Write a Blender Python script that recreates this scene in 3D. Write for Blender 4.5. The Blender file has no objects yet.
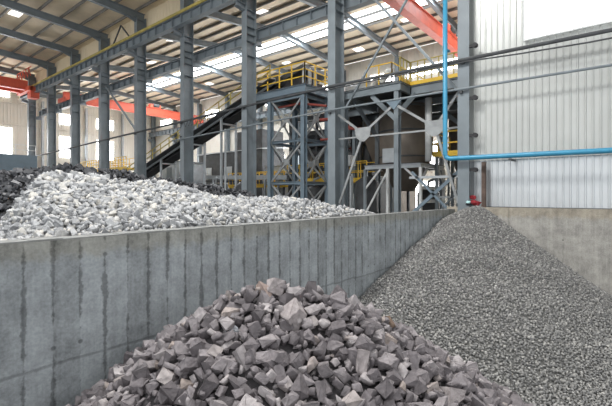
import bpy, bmesh, math, random
import numpy as np
from mathutils import Vector, Matrix, Euler

random.seed(7); RNG = np.random.default_rng(11)
S = bpy.context.scene
COL = S.collection
EYE = 4.0
CA, SA = math.cos(math.radians(39.5)), math.sin(math.radians(39.5))
ORD = ['zeroth', 'first', 'second', 'third', 'fourth', 'fifth', 'sixth', 'seventh', 'eighth', 'ninth', 'tenth',
       'eleventh', 'twelfth', 'thirteenth', 'fourteenth', 'fifteenth', 'sixteenth', 'seventeenth', 'eighteenth',
       'nineteenth', 'twentieth']

def spot(px, py, d):
    """world point at depth d on the sight line of a measured image point"""
    r = (px - 306) / 405 * d
    return Vector((d * CA + r * SA, d * SA - r * CA, EYE + (195 - py) / 405 * d))

# ------------------------------------------------------------------ materials
def new_mat(name):
    m = bpy.data.materials.new(name); m.use_nodes = True
    nt = m.node_tree
    return m, nt, nt.nodes, nt.links, nt.nodes['Principled BSDF']

def paint(name, col, rough=0.6, metal=0.0, var=0.12, scale=3.0, dirt=None, bump=0.0, bscale=30.0):
    m, nt, N, L, B = new_mat(name)
    tc = N.new('ShaderNodeTexCoord')
    nz = N.new('ShaderNodeTexNoise'); nz.inputs['Scale'].default_value = scale; nz.inputs['Detail'].default_value = 5
    L.new(tc.outputs['Object'], nz.inputs['Vector'])
    cr = N.new('ShaderNodeValToRGB')
    a = [c * (1 - var) for c in col]; b = [min(1, c * (1 + var)) for c in col]
    cr.color_ramp.elements[0].position = 0.3; cr.color_ramp.elements[1].position = 0.7
    cr.color_ramp.elements[0].color = (*a, 1); cr.color_ramp.elements[1].color = (*b, 1)
    if dirt:
        e = cr.color_ramp.elements.new(0.22); e.color = (*dirt, 1)
    L.new(nz.outputs['Fac'], cr.inputs['Fac']); L.new(cr.outputs['Color'], B.inputs['Base Color'])
    B.inputs['Roughness'].default_value = rough; B.inputs['Metallic'].default_value = metal
    if bump:
        n2 = N.new('ShaderNodeTexNoise'); n2.inputs['Scale'].default_value = bscale; n2.inputs['Detail'].default_value = 6
        L.new(tc.outputs['Object'], n2.inputs['Vector'])
        bp = N.new('ShaderNodeBump'); bp.inputs['Strength'].default_value = bump; bp.inputs['Distance'].default_value = 0.02
        L.new(n2.outputs['Fac'], bp.inputs['Height']); L.new(bp.outputs['Normal'], B.inputs['Normal'])
    return m

def glow(name, col, strength):
    m, nt, N, L, B = new_mat(name)
    B.inputs['Base Color'].default_value = (0.8, 0.8, 0.8, 1)
    B.inputs['Emission Color'].default_value = (*col, 1)
    B.inputs['Emission Strength'].default_value = strength
    return m

def stone(name, cols, rough=0.85, bump=0.9, bscale=16.0, island=False, speck=0.25):
    m, nt, N, L, B = new_mat(name)
    cr = N.new('ShaderNodeValToRGB')
    el = cr.color_ramp.elements
    while len(el) < len(cols): el.new(0.5)
    for i, (p, c) in enumerate(cols):
        el[i].position = p; el[i].color = (*c, 1)
    if island:
        g = N.new('ShaderNodeNewGeometry'); L.new(g.outputs['Random Per Island'], cr.inputs['Fac'])
    else:
        g = N.new('ShaderNodeObjectInfo'); L.new(g.outputs['Random'], cr.inputs['Fac'])
    tc = N.new('ShaderNodeTexCoord')
    nz = N.new('ShaderNodeTexNoise'); nz.inputs['Scale'].default_value = bscale; nz.inputs['Detail'].default_value = 7
    gp = N.new('ShaderNodeNewGeometry'); L.new(gp.outputs['Position'], nz.inputs['Vector'])
    mr = N.new('ShaderNodeMapRange'); mr.inputs['From Min'].default_value = 0.3; mr.inputs['From Max'].default_value = 0.7
    mr.inputs['To Min'].default_value = 1 - speck; mr.inputs['To Max'].default_value = 1 + speck
    L.new(nz.outputs['Fac'], mr.inputs['Value'])
    mx = N.new('ShaderNodeVectorMath'); mx.operation = 'SCALE'
    L.new(cr.outputs['Color'], mx.inputs[0]); L.new(mr.outputs['Result'], mx.inputs['Scale'])
    L.new(mx.outputs['Vector'], B.inputs['Base Color'])
    B.inputs['Roughness'].default_value = rough
    bp = N.new('ShaderNodeBump'); bp.inputs['Strength'].default_value = bump; bp.inputs['Distance'].default_value = 0.02
    L.new(nz.outputs['Fac'], bp.inputs['Height']); L.new(bp.outputs['Normal'], B.inputs['Normal'])
    return m

def math_node(N, op, a=None, b=None, L=None, clamp=False):
    n = N.new('ShaderNodeMath'); n.operation = op; n.use_clamp = clamp
    for i, v in enumerate((a, b)):
        if v is None: continue
        if isinstance(v, (int, float)): n.inputs[i].default_value = v
        else: L.new(v, n.inputs[i])
    return n.outputs[0]

def formwork_concrete(name, base, axis='X', start=1.494, pitch=0.3, joint=1.985, line=0.75, panelvar=0.08, blue=1.0):
    """board marked concrete: a dark stained line at each form edge, form tie holes, pour joint, blotches"""
    m, nt, N, L, B = new_mat(name)
    g = N.new('ShaderNodeNewGeometry'); sx = N.new('ShaderNodeSeparateXYZ'); L.new(g.outputs['Position'], sx.inputs[0])
    M = lambda op, a=None, b=None, c=False: math_node(N, op, a, b, L, c)
    def noise(scale, detail=6, rough=0.6, stretch=None):
        n = N.new('ShaderNodeTexNoise'); n.inputs['Scale'].default_value = scale; n.inputs['Detail'].default_value = detail
        n.inputs['Roughness'].default_value = rough
        if stretch:
            mp = N.new('ShaderNodeMapping'); mp.inputs['Scale'].default_value = stretch
            L.new(g.outputs['Position'], mp.inputs['Vector']); L.new(mp.outputs['Vector'], n.inputs['Vector'])
        else: L.new(g.outputs['Position'], n.inputs['Vector'])
        return n.outputs['Fac']
    wob = M('MULTIPLY', M('SUBTRACT', noise(9), 0.5), 0.03)
    u = M('ADD', sx.outputs[axis], wob)
    t = M('DIVIDE', M('SUBTRACT', u, start), pitch)
    fr = M('SUBTRACT', t, M('ROUND', t))                    # -0.5..0.5, 0 on a form edge
    dist = M('MULTIPLY', M('ABSOLUTE', fr), pitch)
    blot = noise(3.5, 8, 0.7)
    wid = M('SUBTRACT', M('ADD', M('MULTIPLY', noise(8, 8, 0.75), 0.15), M('MULTIPLY', noise(1.3, 3, 0.6, (1.6, 1, 0.5)), 0.13)), 0.123)
    sm = N.new('ShaderNodeMapRange'); sm.interpolation_type = 'SMOOTHSTEP'
    L.new(M('SUBTRACT', wid, dist), sm.inputs['Value'])
    sm.inputs['From Min'].default_value = -0.012; sm.inputs['From Max'].default_value = 0.016
    seam = M('MULTIPLY', sm.outputs[0], line)
    # pour joint
    jz = M('ABSOLUTE', M('ADD', M('SUBTRACT', sx.outputs['Z'], joint), M('MULTIPLY', M('SUBTRACT', noise(2.2), 0.5), 0.10)))
    sj = N.new('ShaderNodeMapRange'); sj.interpolation_type = 'SMOOTHSTEP'; L.new(jz, sj.inputs['Value'])
    sj.inputs['From Min'].default_value = 0.03; sj.inputs['From Max'].default_value = 0.005
    jm = M('MULTIPLY', sj.outputs[0], 0.5)
    # tie holes on the form edges
    hz = M('DIVIDE', M('SUBTRACT', sx.outputs['Z'], joint + 0.20), 1.05)
    hzf = M('MULTIPLY', M('ABSOLUTE', M('SUBTRACT', hz, M('ROUND', hz))), 1.08)
    hole = M('SQRT', M('ADD', M('MULTIPLY', hzf, hzf), M('MULTIPLY', dist, dist)))
    sh = N.new('ShaderNodeMapRange'); L.new(hole, sh.inputs['Value'])
    sh.inputs['From Min'].default_value = 0.034; sh.inputs['From Max'].default_value = 0.018
    hm = M('MULTIPLY', sh.outputs[0], 0.8)
    dark = M('MAXIMUM', M('MAXIMUM', seam, jm), hm)
    # each form panel its own tone
    wn = N.new('ShaderNodeTexWhiteNoise'); wn.noise_dimensions = '1D'; L.new(M('FLOOR', t), wn.inputs['W'])
    pv = M('MULTIPLY', M('SUBTRACT', wn.outputs['Value'], 0.5), 2 * panelvar)
    tone = M('ADD', M('ADD', 1.0, pv), M('MULTIPLY', M('SUBTRACT', blot, 0.5), 1.4))
    drip = noise(1.0, 6, 0.6, (14, 14, 0.7))
    tone = M('ADD', tone, M('ADD', M('MULTIPLY', M('SUBTRACT', drip, 0.5), 0.6), M('MULTIPLY', M('SUBTRACT', noise(28, 4, 0.7), 0.5), 0.5)))
    # the top band of the pour is browner
    tb = N.new('ShaderNodeMapRange'); tb.interpolation_type = 'SMOOTHSTEP'
    L.new(M('ADD', sx.outputs['Z'], M('MULTIPLY', M('SUBTRACT', noise(5), 0.5), 0.35)), tb.inputs['Value'])
    tb.inputs['From Min'].default_value = 3.18; tb.inputs['From Max'].default_value = 3.34
    mixc = N.new('ShaderNodeMix'); mixc.data_type = 'RGBA'
    mixc.inputs['A'].default_value = (*base, 1); mixc.inputs['B'].default_value = (base[0]*0.92, base[1]*0.86, base[2]*0.76, 1)
    L.new(tb.outputs[0], mixc.inputs['Factor'])
    tone = M('MULTIPLY', tone, M('SUBTRACT', 1.0, M('MULTIPLY', dark, 0.62)))
    vm = N.new('ShaderNodeVectorMath'); vm.operation = 'SCALE'
    L.new(mixc.outputs['Result'], vm.inputs[0]); L.new(tone, vm.inputs['Scale'])
    L.new(vm.outputs['Vector'], B.inputs['Base Color'])
    B.inputs['Roughness'].default_value = 0.8
    bp = N.new('ShaderNodeBump'); bp.inputs['Strength'].default_value = 0.5; bp.inputs['Distance'].default_value = 0.015
    L.new(M('SUBTRACT', noise(20, 8, 0.7), dark), bp.inputs['Height']); L.new(bp.outputs['Normal'], B.inputs['Normal'])
    return m

MAT = dict(
    steel=paint('blue_grey_steel', (0.19, 0.222, 0.243), 0.5, 0.0, 0.14, 1.5),
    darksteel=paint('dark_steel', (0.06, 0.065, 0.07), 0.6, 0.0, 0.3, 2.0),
    black=paint('black_rubber', (0.025, 0.025, 0.027), 0.7, 0.0, 0.3, 3.0),
    palesteel=paint('pale_steel', (0.42, 0.45, 0.47), 0.4, 0.3, 0.12, 3.0),
    whitesteel=paint('white_painted_steel', (0.66, 0.68, 0.68), 0.5, 0.0, 0.12, 3.0),
    purlin=paint('purlin_steel', (0.17, 0.165, 0.155), 0.6, 0.0, 0.15, 1.0),
    beige=paint('beige_cladding', (0.78, 0.67, 0.48), 0.7, 0.0, 0.06, 0.6),
    cream=paint('cream_cladding', (0.68, 0.65, 0.58), 0.6, 0.0, 0.06, 0.4),
    roof=paint('roof_sheet', (0.74, 0.62, 0.45), 0.75, 0.0, 0.16, 0.5),
    farroof=paint('roof_sheet_far', (0.78, 0.66, 0.50), 0.75, 0.0, 0.12, 0.5),
    red=paint('crane_red', (0.72, 0.13, 0.075), 0.5, 0.0, 0.10, 2.0),
    rustred=paint('dull_red_pipe', (0.28, 0.06, 0.045), 0.6, 0.0, 0.2, 3.0),
    yellow=paint('safety_yellow', (0.80, 0.52, 0.05), 0.5, 0.0, 0.10, 3.0),
    railyellow=paint('faded_yellow', (0.42, 0.34, 0.09), 0.6, 0.0, 0.25, 2.0),
    blue=paint('blue_pipe', (0.05, 0.29, 0.47), 0.35, 0.0, 0.08, 4.0),
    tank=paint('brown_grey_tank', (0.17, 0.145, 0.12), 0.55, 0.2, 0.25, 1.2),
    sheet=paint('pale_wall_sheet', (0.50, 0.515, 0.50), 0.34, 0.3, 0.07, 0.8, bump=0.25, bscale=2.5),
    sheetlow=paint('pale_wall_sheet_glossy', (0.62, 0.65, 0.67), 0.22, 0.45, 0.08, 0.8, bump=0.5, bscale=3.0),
    brownsteel=paint('rusty_brown_post', (0.11, 0.075, 0.06), 0.7, 0.0, 0.3, 5.0),
    redcloth=paint('red_cloth', (0.26, 0.022, 0.03), 0.9, 0.0, 0.3, 20.0),
    tealcloth=paint('pale_teal_cloth', (0.45, 0.70, 0.70), 0.9, 0.0, 0.1, 20.0),
    darkcloth=paint('dark_cloth', (0.03, 0.03, 0.04), 0.9, 0.0, 0.3, 20.0),
    floor=paint('dusty_floor', (0.17, 0.165, 0.155), 0.9, 0.0, 0.25, 1.2, bump=0.4),
    floorfar=paint('dark_concrete_floor', (0.11, 0.11, 0.11), 0.8, 0.0, 0.2, 1.2),
    capstone=paint('wall_cap', (0.22, 0.225, 0.22), 0.85, 0.0, 0.2, 6.0, bump=0.4),
    window=glow('bright_window', (1.0, 1.0, 1.0), 6.0),
    bigwindow=glow('bright_translucent_panel', (1.0, 1.0, 1.0), 1.9),
    skylight=glow('skylight_panel', (0.90, 0.95, 1.0), 5.0),
    skylightdim=glow('dim_skylight_panel', (0.85, 0.92, 1.0), 2.0),
    bracesteel=paint('weathered_brace_steel', (0.30, 0.315, 0.32), 0.5, 0.0, 0.18, 3.0),
    bluesteel=paint('lit_blue_steel', (0.16, 0.215, 0.26), 0.5, 0.0, 0.12, 2.0),
    smallsky=glow('small_skylight', (1.0, 0.97, 0.92), 1.6),
)
MAT['wall'] = formwork_concrete('formwork_concrete', (0.285, 0.31, 0.325), line=0.82, panelvar=0.15)
MAT['rearwall'] = formwork_concrete('rear_concrete', (0.36, 0.35, 0.325), axis='Y', start=0.3, pitch=1.6, joint=-5.0, line=0.35, panelvar=0.03)
GREYROCK = [(0.0, (0.095, 0.085, 0.09)), (0.35, (0.155, 0.14, 0.147)), (0.75, (0.23, 0.21, 0.217)), (0.95, (0.34, 0.315, 0.318)), (1.0, (0.31, 0.26, 0.235))]
WHITEROCK = [(0.0, (0.22, 0.225, 0.235)), (0.3, (0.31, 0.318, 0.33)), (0.7, (0.41, 0.415, 0.42)), (1.0, (0.52, 0.50, 0.46))]
COAL = [(0.0, (0.02, 0.022, 0.027)), (0.5, (0.04, 0.043, 0.05)), (0.9, (0.075, 0.077, 0.085)), (1.0, (0.22, 0.22, 0.23))]
GRAVEL = [(0.0, (0.14, 0.14, 0.14)), (0.3, (0.20, 0.20, 0.198)), (0.65, (0.27, 0.268, 0.26)), (0.9, (0.36, 0.355, 0.34)), (1.0, (0.48, 0.47, 0.45))]
MAT['rock'] = stone('purple_grey_rock', GREYROCK)
MAT['rock_i'] = stone('purple_grey_rock_mass', GREYROCK, island=True)
MAT['rock_pink'] = stone('pinkish_rock', [(0, (0.34, 0.265, 0.235)), (1, (0.34, 0.265, 0.235))])
MAT['rock_pale'] = stone('pale_blue_grey_rock', [(0, (0.34, 0.355, 0.38)), (1, (0.34, 0.355, 0.38))])
MAT['rock_light'] = stone('light_grey_rock', [(0, (0.30, 0.27, 0.27)), (1, (0.30, 0.27, 0.27))])
MAT['rock_brown'] = stone('brown_rock', [(0, (0.17, 0.12, 0.09)), (1, (0.17, 0.12, 0.09))])
MAT['white'] = stone('white_rock', WHITEROCK, bscale=18, speck=0.12)
MAT['white_i'] = stone('white_rock_mass', WHITEROCK, island=True, bscale=18, speck=0.12)
MAT['coal'] = stone('dark_rock', COAL, rough=0.6)
MAT['coal_i'] = stone('dark_rock_mass', COAL, island=True, rough=0.6)
MAT['gravel'] = stone('crushed_gravel', GRAVEL, island=True, bump=0.2, speck=0.1)
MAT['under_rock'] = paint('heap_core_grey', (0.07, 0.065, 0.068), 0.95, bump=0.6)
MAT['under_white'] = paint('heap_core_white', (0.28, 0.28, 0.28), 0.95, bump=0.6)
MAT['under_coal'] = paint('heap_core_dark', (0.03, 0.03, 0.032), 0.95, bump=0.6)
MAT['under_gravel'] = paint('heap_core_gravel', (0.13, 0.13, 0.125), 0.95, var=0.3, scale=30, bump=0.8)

# ------------------------------------------------------------------ object helpers
def tag(o, label=None, cat=None, group=None, kind=None):
    if label: o['label'] = label
    if cat: o['category'] = cat
    if group: o['group'] = group
    if kind: o['kind'] = kind
    return o

def wloc(o):
    v = Vector((0, 0, 0))
    while o is not None:
        v += o.location; o = o.parent
    return v

def thing(name, loc, label, cat, group=None):
    o = bpy.data.objects.new(name, None); COL.objects.link(o)
    o.location = loc; o.empty_display_size = 0.2
    return tag(o, label, cat, group)

class MB:
    """collects shapes in world coordinates; build() links them as ONE mesh object"""
    def __init__(s): s.v = []; s.f = []
    def add(s, vs, fs):
        n = len(s.v); s.v += [tuple(v) for v in vs]; s.f += [tuple(i + n for i in f) for f in fs]; return s
    def box(s, x0, x1, y0, y1, z0, z1):
        return s.add([(x, y, z) for x in (x0, x1) for y in (y0, y1) for z in (z0, z1)],
                     [(0, 1, 3, 2), (4, 6, 7, 5), (0, 4, 5, 1), (2, 3, 7, 6), (0, 2, 6, 4), (1, 5, 7, 3)])
    def _frame(s, p, q, up):
        p, q = Vector(p), Vector(q); t = (q - p).normalized(); up = Vector(up)
        if abs(t.dot(up)) > 0.98: up = Vector((1, 0, 0)) if abs(t.x) < 0.9 else Vector((0, 1, 0))
        a = t.cross(up).normalized(); b = a.cross(t).normalized()
        return p, q, a, b
    def bar(s, p, q, w, h, up=(0, 0, 1)):
        """rectangular bar: w sideways, h along up"""
        p, q, a, b = s._frame(p, q, up)
        vs = [c + a * i * w / 2 + b * j * h / 2 for c in (p, q) for (i, j) in ((-1, -1), (1, -1), (1, 1), (-1, 1))]
        return s.add(vs, [(0, 3, 2, 1), (4, 5, 6, 7), (0, 1, 5, 4), (1, 2, 6, 5), (2, 3, 7, 6), (3, 0, 4, 7)])
    def ibeam(s, p, q, w, h, t=0.025, up=(0, 0, 1)):
        """I section: flanges of width w, depth h along up"""
        p, q, a, b = s._frame(p, q, up)
        for off, ww, hh in ((h / 2 - t / 2, w, t), (-h / 2 + t / 2, w, t), (0, t, h - 2 * t)):
            s.bar(p + b * off, q + b * off, ww, hh, up)
        return s
    def tube(s, pts, r, n=8, caps=True):
        pts = [Vector(p) for p in pts]; rings = []
        for i, p in enumerate(pts):
            t = (pts[min(i + 1, len(pts) - 1)] - pts[max(i - 1, 0)]).normalized()
            up = Vector((0, 0, 1)) if abs(t.z) < 0.95 else Vector((1, 0, 0))
            a = t.cross(up).normalized(); b = a.cross(t).normalized()
            rings.append([p + (a * math.cos(k * 2 * math.pi / n) + b * math.sin(k * 2 * math.pi / n)) * r for k in range(n)])
        vs = [v for R in rings for v in R]; fs = []
        for i in range(len(pts) - 1):
            for k in range(n):
                fs.append((i * n + k, i * n + (k + 1) % n, (i + 1) * n + (k + 1) % n, (i + 1) * n + k))
        if caps:
            fs.append(tuple(range(n - 1, -1, -1))); fs.append(tuple(range((len(pts) - 1) * n, len(pts) * n)))
        return s.add(vs, fs)
    def lathe(s, cx, cy, prof, n=24):
        """vertical turned shape, prof = [(r, z)]"""
        vs = [(cx + r * math.cos(k * 2 * math.pi / n), cy + r * math.sin(k * 2 * math.pi / n), z) for r, z in prof for k in range(n)]
        fs = [(i * n + k, i * n + (k + 1) % n, (i + 1) * n + (k + 1) % n, (i + 1) * n + k) for i in range(len(prof) - 1) for k in range(n)]
        fs.append(tuple(range(n - 1, -1, -1))); fs.append(tuple(range((len(prof) - 1) * n, len(prof) * n)))
        return s.add(vs, fs)
    def plate(s, pts, t):
        """polygon plate with thickness t"""
        P = [Vector(p) for p in pts]; nrm = (P[1] - P[0]).cross(P[2] - P[0]).normalized() * t / 2
        n = len(P)
        return s.add([p - nrm for p in P] + [p + nrm for p in P],
                     [tuple(range(n - 1, -1, -1)), tuple(range(n, 2 * n))] + [(i, (i + 1) % n, (i + 1) % n + n, i + n) for i in range(n)])
    def build(s, name, mat, parent=None, smooth=False):
        me = bpy.data.meshes.new(name)
        o = bpy.data.objects.new(name, me)
        off = Vector((0, 0, 0))
        if parent is not None:
            o.parent = parent; off = wloc(parent)
        me.from_pydata([(v[0] - off.x, v[1] - off.y, v[2] - off.z) for v in s.v], [], s.f)
        bm = bmesh.new(); bm.from_mesh(me); bmesh.ops.recalc_face_normals(bm, faces=bm.faces); bm.to_mesh(me); bm.free()
        if smooth:
            for p in me.polygons: p.use_smooth = len(p.vertices) < 6
        me.materials.append(MAT[mat] if isinstance(mat, str) else mat)
        COL.objects.link(o); return o

def struct(name, mb, mat): return tag(mb.build(name, mat), kind='structure')

# ------------------------------------------------------------------ rocks
def rock_verts(sub, cuts, rng, noise=0.03, lo=0.5, hi=0.85):
    bm = bmesh.new(); bmesh.ops.create_icosphere(bm, subdivisions=sub, radius=1.0)
    bm.verts.ensure_lookup_table()
    v = np.array([x.co[:] for x in bm.verts]); f = np.array([[x.index for x in fc.verts] for fc in bm.faces]); bm.free()
    for _ in range(cuts):
        n = rng.normal(size=3); n /= np.linalg.norm(n); d = rng.uniform(lo, hi)
        o = v @ n - d; k = o > 0
        v[k] -= np.outer(o[k], n)
    if noise:
        v += rng.normal(size=v.shape) * noise
    r = np.max(np.abs(v), axis=0); v = v / r.max()
    return v, f

def hull_rock(rng, n=11, bevel=0.05, cuts=1, sub=0):
    bm = bmesh.new()
    pts = []
    for sx in (-1, 1):
        for sy in (-1, 1):
            for sz in (-1, 1):
                if rng.random() < 0.86:
                    pts.append(np.array((sx, sy, sz)) * rng.uniform(0.42, 1.0, 3))
    for _ in range(n - 6):
        q = rng.normal(size=3); q /= np.linalg.norm(q); pts.append(q * rng.uniform(0.75, 1.05))
    for p in pts: bm.verts.new(p)
    res = bmesh.ops.convex_hull(bm, input=bm.verts)
    bmesh.ops.delete(bm, geom=[g for g in res['geom_interior'] if isinstance(g, bmesh.types.BMVert)], context='VERTS')
    bmesh.ops.dissolve_limit(bm, angle_limit=0.22, verts=bm.verts, edges=bm.edges)
    if bevel: bmesh.ops.bevel(bm, geom=list(bm.edges), offset=bevel, segments=1, affect='EDGES', profile=0.5, clamp_overlap=True)
    bmesh.ops.triangulate(bm, faces=bm.faces)
    if sub:
        bmesh.ops.subdivide_edges(bm, edges=bm.edges, cuts=sub, use_grid_fill=True)
        bmesh.ops.triangulate(bm, faces=bm.faces)
        for vtx in bm.verts: vtx.co += vtx.co.normalized() * float(rng.normal() * 0.028)
    bmesh.ops.recalc_face_normals(bm, faces=bm.faces)
    bm.verts.index_update()
    v = np.array([x.co[:] for x in bm.verts]); f = np.array([[x.index for x in fc.verts] for fc in bm.faces]); bm.free()
    v = v - (v.max(0) + v.min(0)) / 2
    return v / np.max(np.abs(v), axis=0).max(), f

def rot_matrices(n, rng):
    q = rng.normal(size=(n, 4)); q /= np.linalg.norm(q, axis=1)[:, None]; w, x, y, z = q.T
    return np.stack([np.stack([1-2*(y*y+z*z), 2*(x*y-z*w), 2*(x*z+y*w)], 1), np.stack([2*(x*y+z*w), 1-2*(x*x+z*z), 2*(y*z-x*w)], 1),
                     np.stack([2*(x*z-y*w), 2*(y*z+x*w), 1-2*(x*x+y*y)], 1)], 1)

def mass_mesh(name, variants, pos, scl, rng, mat, label, cat):
    """one mesh of very many stones"""
    R = rot_matrices(len(pos), rng); which = rng.integers(0, len(variants), len(pos))
    VV, FF, base = [], [], 0
    for k, (v, f) in enumerate(variants):
        idx = np.where(which == k)[0]
        if len(idx) == 0: continue
        loc = v[None] * scl[idx][:, None, :]
        w = np.einsum('nij,nvj->nvi', R[idx], loc) + pos[idx][:, None, :]
        nv = len(v)
        VV.append(w.reshape(-1, 3)); FF.append((f[None] + (np.arange(len(idx)) * nv)[:, None, None] + base).reshape(-1, 3))
        base += nv * len(idx)
    V = np.concatenate(VV); F = np.concatenate(FF)
    me = bpy.data.meshes.new(name)
    me.vertices.add(len(V)); me.vertices.foreach_set('co', V.astype(np.float32).ravel())
    me.loops.add(len(F) * 3); me.loops.foreach_set('vertex_index', F.astype(np.int32).ravel())
    me.polygons.add(len(F)); me.polygons.foreach_set('loop_start', (np.arange(len(F)) * 3).astype(np.int32))
    me.update(calc_edges=True)
    me.materials.append(mat)
    o = bpy.data.objects.new(name, me); COL.objects.link(o)
    return tag(o, label, cat, kind='stuff')

def project(P):
    d = P[:, 0] * CA + P[:, 1] * SA; r = P[:, 0] * SA - P[:, 1] * CA
    return 306 + 405 * r / d, 195 - 405 * (P[:, 2] - EYE) / d, d

def field_mesh(name, fn, x0, x1, y0, y1, step, mat, label, cat, sink):
    xs = np.arange(x0, x1 + step, step); ys = np.arange(y0, y1 + step, step)
    X, Y = np.meshgrid(xs, ys, indexing='ij'); Z = np.maximum(fn(X, Y) - sink, 0.012)
    n, m = X.shape
    V = np.stack([X, Y, Z], -1).reshape(-1, 3).tolist()
    F = [(i * m + j, (i + 1) * m + j, (i + 1) * m + j + 1, i * m + j + 1) for i in range(n - 1) for j in range(m - 1)]
    me = bpy.data.meshes.new(name); me.from_pydata(V, [], F); me.materials.append(MAT[mat])
    for p in me.polygons: p.use_smooth = True
    o = bpy.data.objects.new(name, me); COL.objects.link(o)
    return tag(o, label, cat, kind='stuff')

def ridge_field(pts, front, back, end, end2=None):
    P = [np.array(p[:3], float) for p in pts]
    end2 = end if end2 is None else end2
    def fn(X, Y):
        best = np.full(np.shape(X), -9.0)
        for i in range(len(P) - 1):
            a, b = P[i], P[i + 1]; dx, dy = b[0] - a[0], b[1] - a[1]; L2 = dx * dx + dy * dy
            t = np.clip(((X - a[0]) * dx + (Y - a[1]) * dy) / L2, 0, 1)
            qx, qy = a[0] + t * dx, a[1] + t * dy
            ex, ey = X - qx, Y - qy; dist = np.hypot(ex, ey) + 1e-6
            side = (ex * qx + ey * qy) / dist / np.hypot(qx, qy)       # <0 towards the viewer side
            k = np.where(side < 0, front, back)
            L = math.sqrt(L2)
            al = (ex * dx + ey * dy) / L / dist
            if i == 0: k = k + np.where(t <= 0, np.maximum(0, -al), 0) * (end - k)
            if i == len(P) - 2: k = k + np.where(t >= 1, np.maximum(0, al), 0) * (end2 - k)
            z = a[2] + t * (b[2] - a[2]) - k * dist
            best = np.maximum(best, z)
        return best
    return fn

def scatter(fn, x0, x1, y0, y1, step, rng, keep=None, jit=0.5):
    xs = np.arange(x0, x1, step); ys = np.arange(y0, y1, step)
    X, Y = np.meshgrid(xs, ys, indexing='ij')
    X = X + rng.uniform(-jit, jit, X.shape) * step; Y = Y + rng.uniform(-jit, jit, Y.shape) * step
    X, Y = X.ravel(), Y.ravel()
    Z = fn(X, Y)
    P = np.stack([X, Y, Z], 1)
    k = Z > 0.05
    if keep is not None: k &= keep(P)
    return P[k]

def place_rocks(P, size, names, variants_hi, variants_lo, mat, mat_i, label, cat, group, stuff_label, rng, special=(), limit=300, visible=None, sub=0.0):
    """the rocks that show largest become objects of their own, the rest one mesh"""
    px, py, d = project(P)
    scl = size[:, None] * np.stack([rng.uniform(0.85, 1.3, len(P)), rng.uniform(0.65, 1.0, len(P)), rng.uniform(0.5, 0.85, len(P))], 1)
    vis = (px > -6) & (px < 618) & (py > -6) & (py < 412)
    if visible is not None: vis &= visible(P)
    score = np.where(vis, size / d, -1)
    order = np.argsort(-score)
    n = min(limit, int(vis.sum())); first = order[:n]; rest = order[n:]
    meshes = []
    for v, f in variants_hi:
        me = bpy.data.meshes.new(names); me.from_pydata(v.tolist(), [], f.tolist()); me.materials.append(mat); meshes.append(me)
    R = rot_matrices(n, rng)
    objs = []
    src = None
    for c, i in enumerate(first):
        if src is None:
            o = bpy.data.objects.new(names, meshes[0]); src = o
            tag(o, label, cat, group)
        else:
            o = src.copy(); o.data = meshes[c % len(meshes)]
        COL.objects.link(o)
        o.matrix_world = Matrix.Translation(Vector(P[i])) @ Matrix(R[c].tolist()).to_4x4() @ Matrix.Diagonal((*scl[i], 1.0))
        objs.append((o, px[i], py[i], size[i]))
    for (tx, ty, m, lab, grow) in special:
        cand = [q for q in objs if 'special' not in q[0].keys()]
        o, *_ = min(cand, key=lambda q: (q[1] - tx) ** 2 + (q[2] - ty) ** 2 - (q[3] * 60) ** 2)
        o['special'] = 1
        o.data = o.data.copy(); o.data.materials[0] = MAT[m]
        o.scale = o.scale * (grow / 2 * (Vector(o.location) - Vector((0, 0, EYE))).length / 405 / max(o.scale))
        o['label'] = lab; del o['group']
    for q in objs:
        if 'special' in q[0].keys(): del q[0]['special']
    if len(rest):
        mass_mesh(names + '_pile', variants_lo, P[rest], scl[rest], rng, mat_i, stuff_label, cat)
    return objs

# ================================================================== THE SETTING
YW = 5.35; XR = 15.25
wb = MB().box(-3.0, 15.25, YW, YW + 0.3, 0, 3.462)
struct('wall_front', wb, 'wall')
cb = MB()
xs = [-3.0 + 0.35 * i for i in range(53)]
for i in range(52):        # slightly uneven screeded top edge
    z = 3.48 + random.uniform(-0.006, 0.006)
    cb.box(xs[i], min(xs[i + 1], 15.25), YW - 0.002, YW + 0.3, 3.462, z)
struct('trim_1', cb, 'capstone')
struct('wall_rear', MB().box(15.25, 15.55, -9.0, YW + 0.3, 0, 3.56), 'rearwall')
struct('floor', MB().box(-8, 34.4, -9.0, 59.6, -0.3, 0.0), 'floorfar')

def sheet_wall(name, mat, fixed, a0, a1, z0, z1, axis, pitch, depth, face=-1, t=0.03):
    """profiled sheet wall; axis = the direction it runs, fixed = the other coordinate"""
    mb = MB(); prof = []
    n = int(abs(a1 - a0) / pitch)
    for i in range(n):
        b = a0 + (a1 - a0) * i / n; p = (a1 - a0) / n
        prof += [(b, 0), (b + p * 0.66, 0), (b + p * 0.76, depth), (b + p * 0.90, depth)]
    prof.append((a1, 0))
    vs = []
    for (a, o) in prof:
        for z in (z0, z1):
            c = fixed + face * o
            vs.append((a, c, z) if axis == 'X' else (c, a, z))
    k = len(prof)
    for (a, o) in prof:
        for z in (z0, z1):
            c = fixed + face * (o - t)
            vs.append((a, c, z) if axis == 'X' else (c, a, z))
    fs = [(2 * i, 2 * i + 2, 2 * i + 3, 2 * i + 1) for i in range(k - 1)] + [(2 * (i + k), 2 * (i + k) + 1, 2 * (i + k) + 3, 2 * (i + k) + 2) for i in range(k - 1)]
    mb.add(vs, fs)
    return struct(name, mb, mat)

# pale profiled wall on the right: lower and upper sheets overlap
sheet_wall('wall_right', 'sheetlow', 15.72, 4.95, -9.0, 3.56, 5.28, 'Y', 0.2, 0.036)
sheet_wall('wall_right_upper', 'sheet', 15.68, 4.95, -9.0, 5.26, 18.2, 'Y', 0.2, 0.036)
struct('trim_2', MB().box(15.56, 15.80, -9, 4.95, 3.50, 3.58), 'darksteel')
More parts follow.
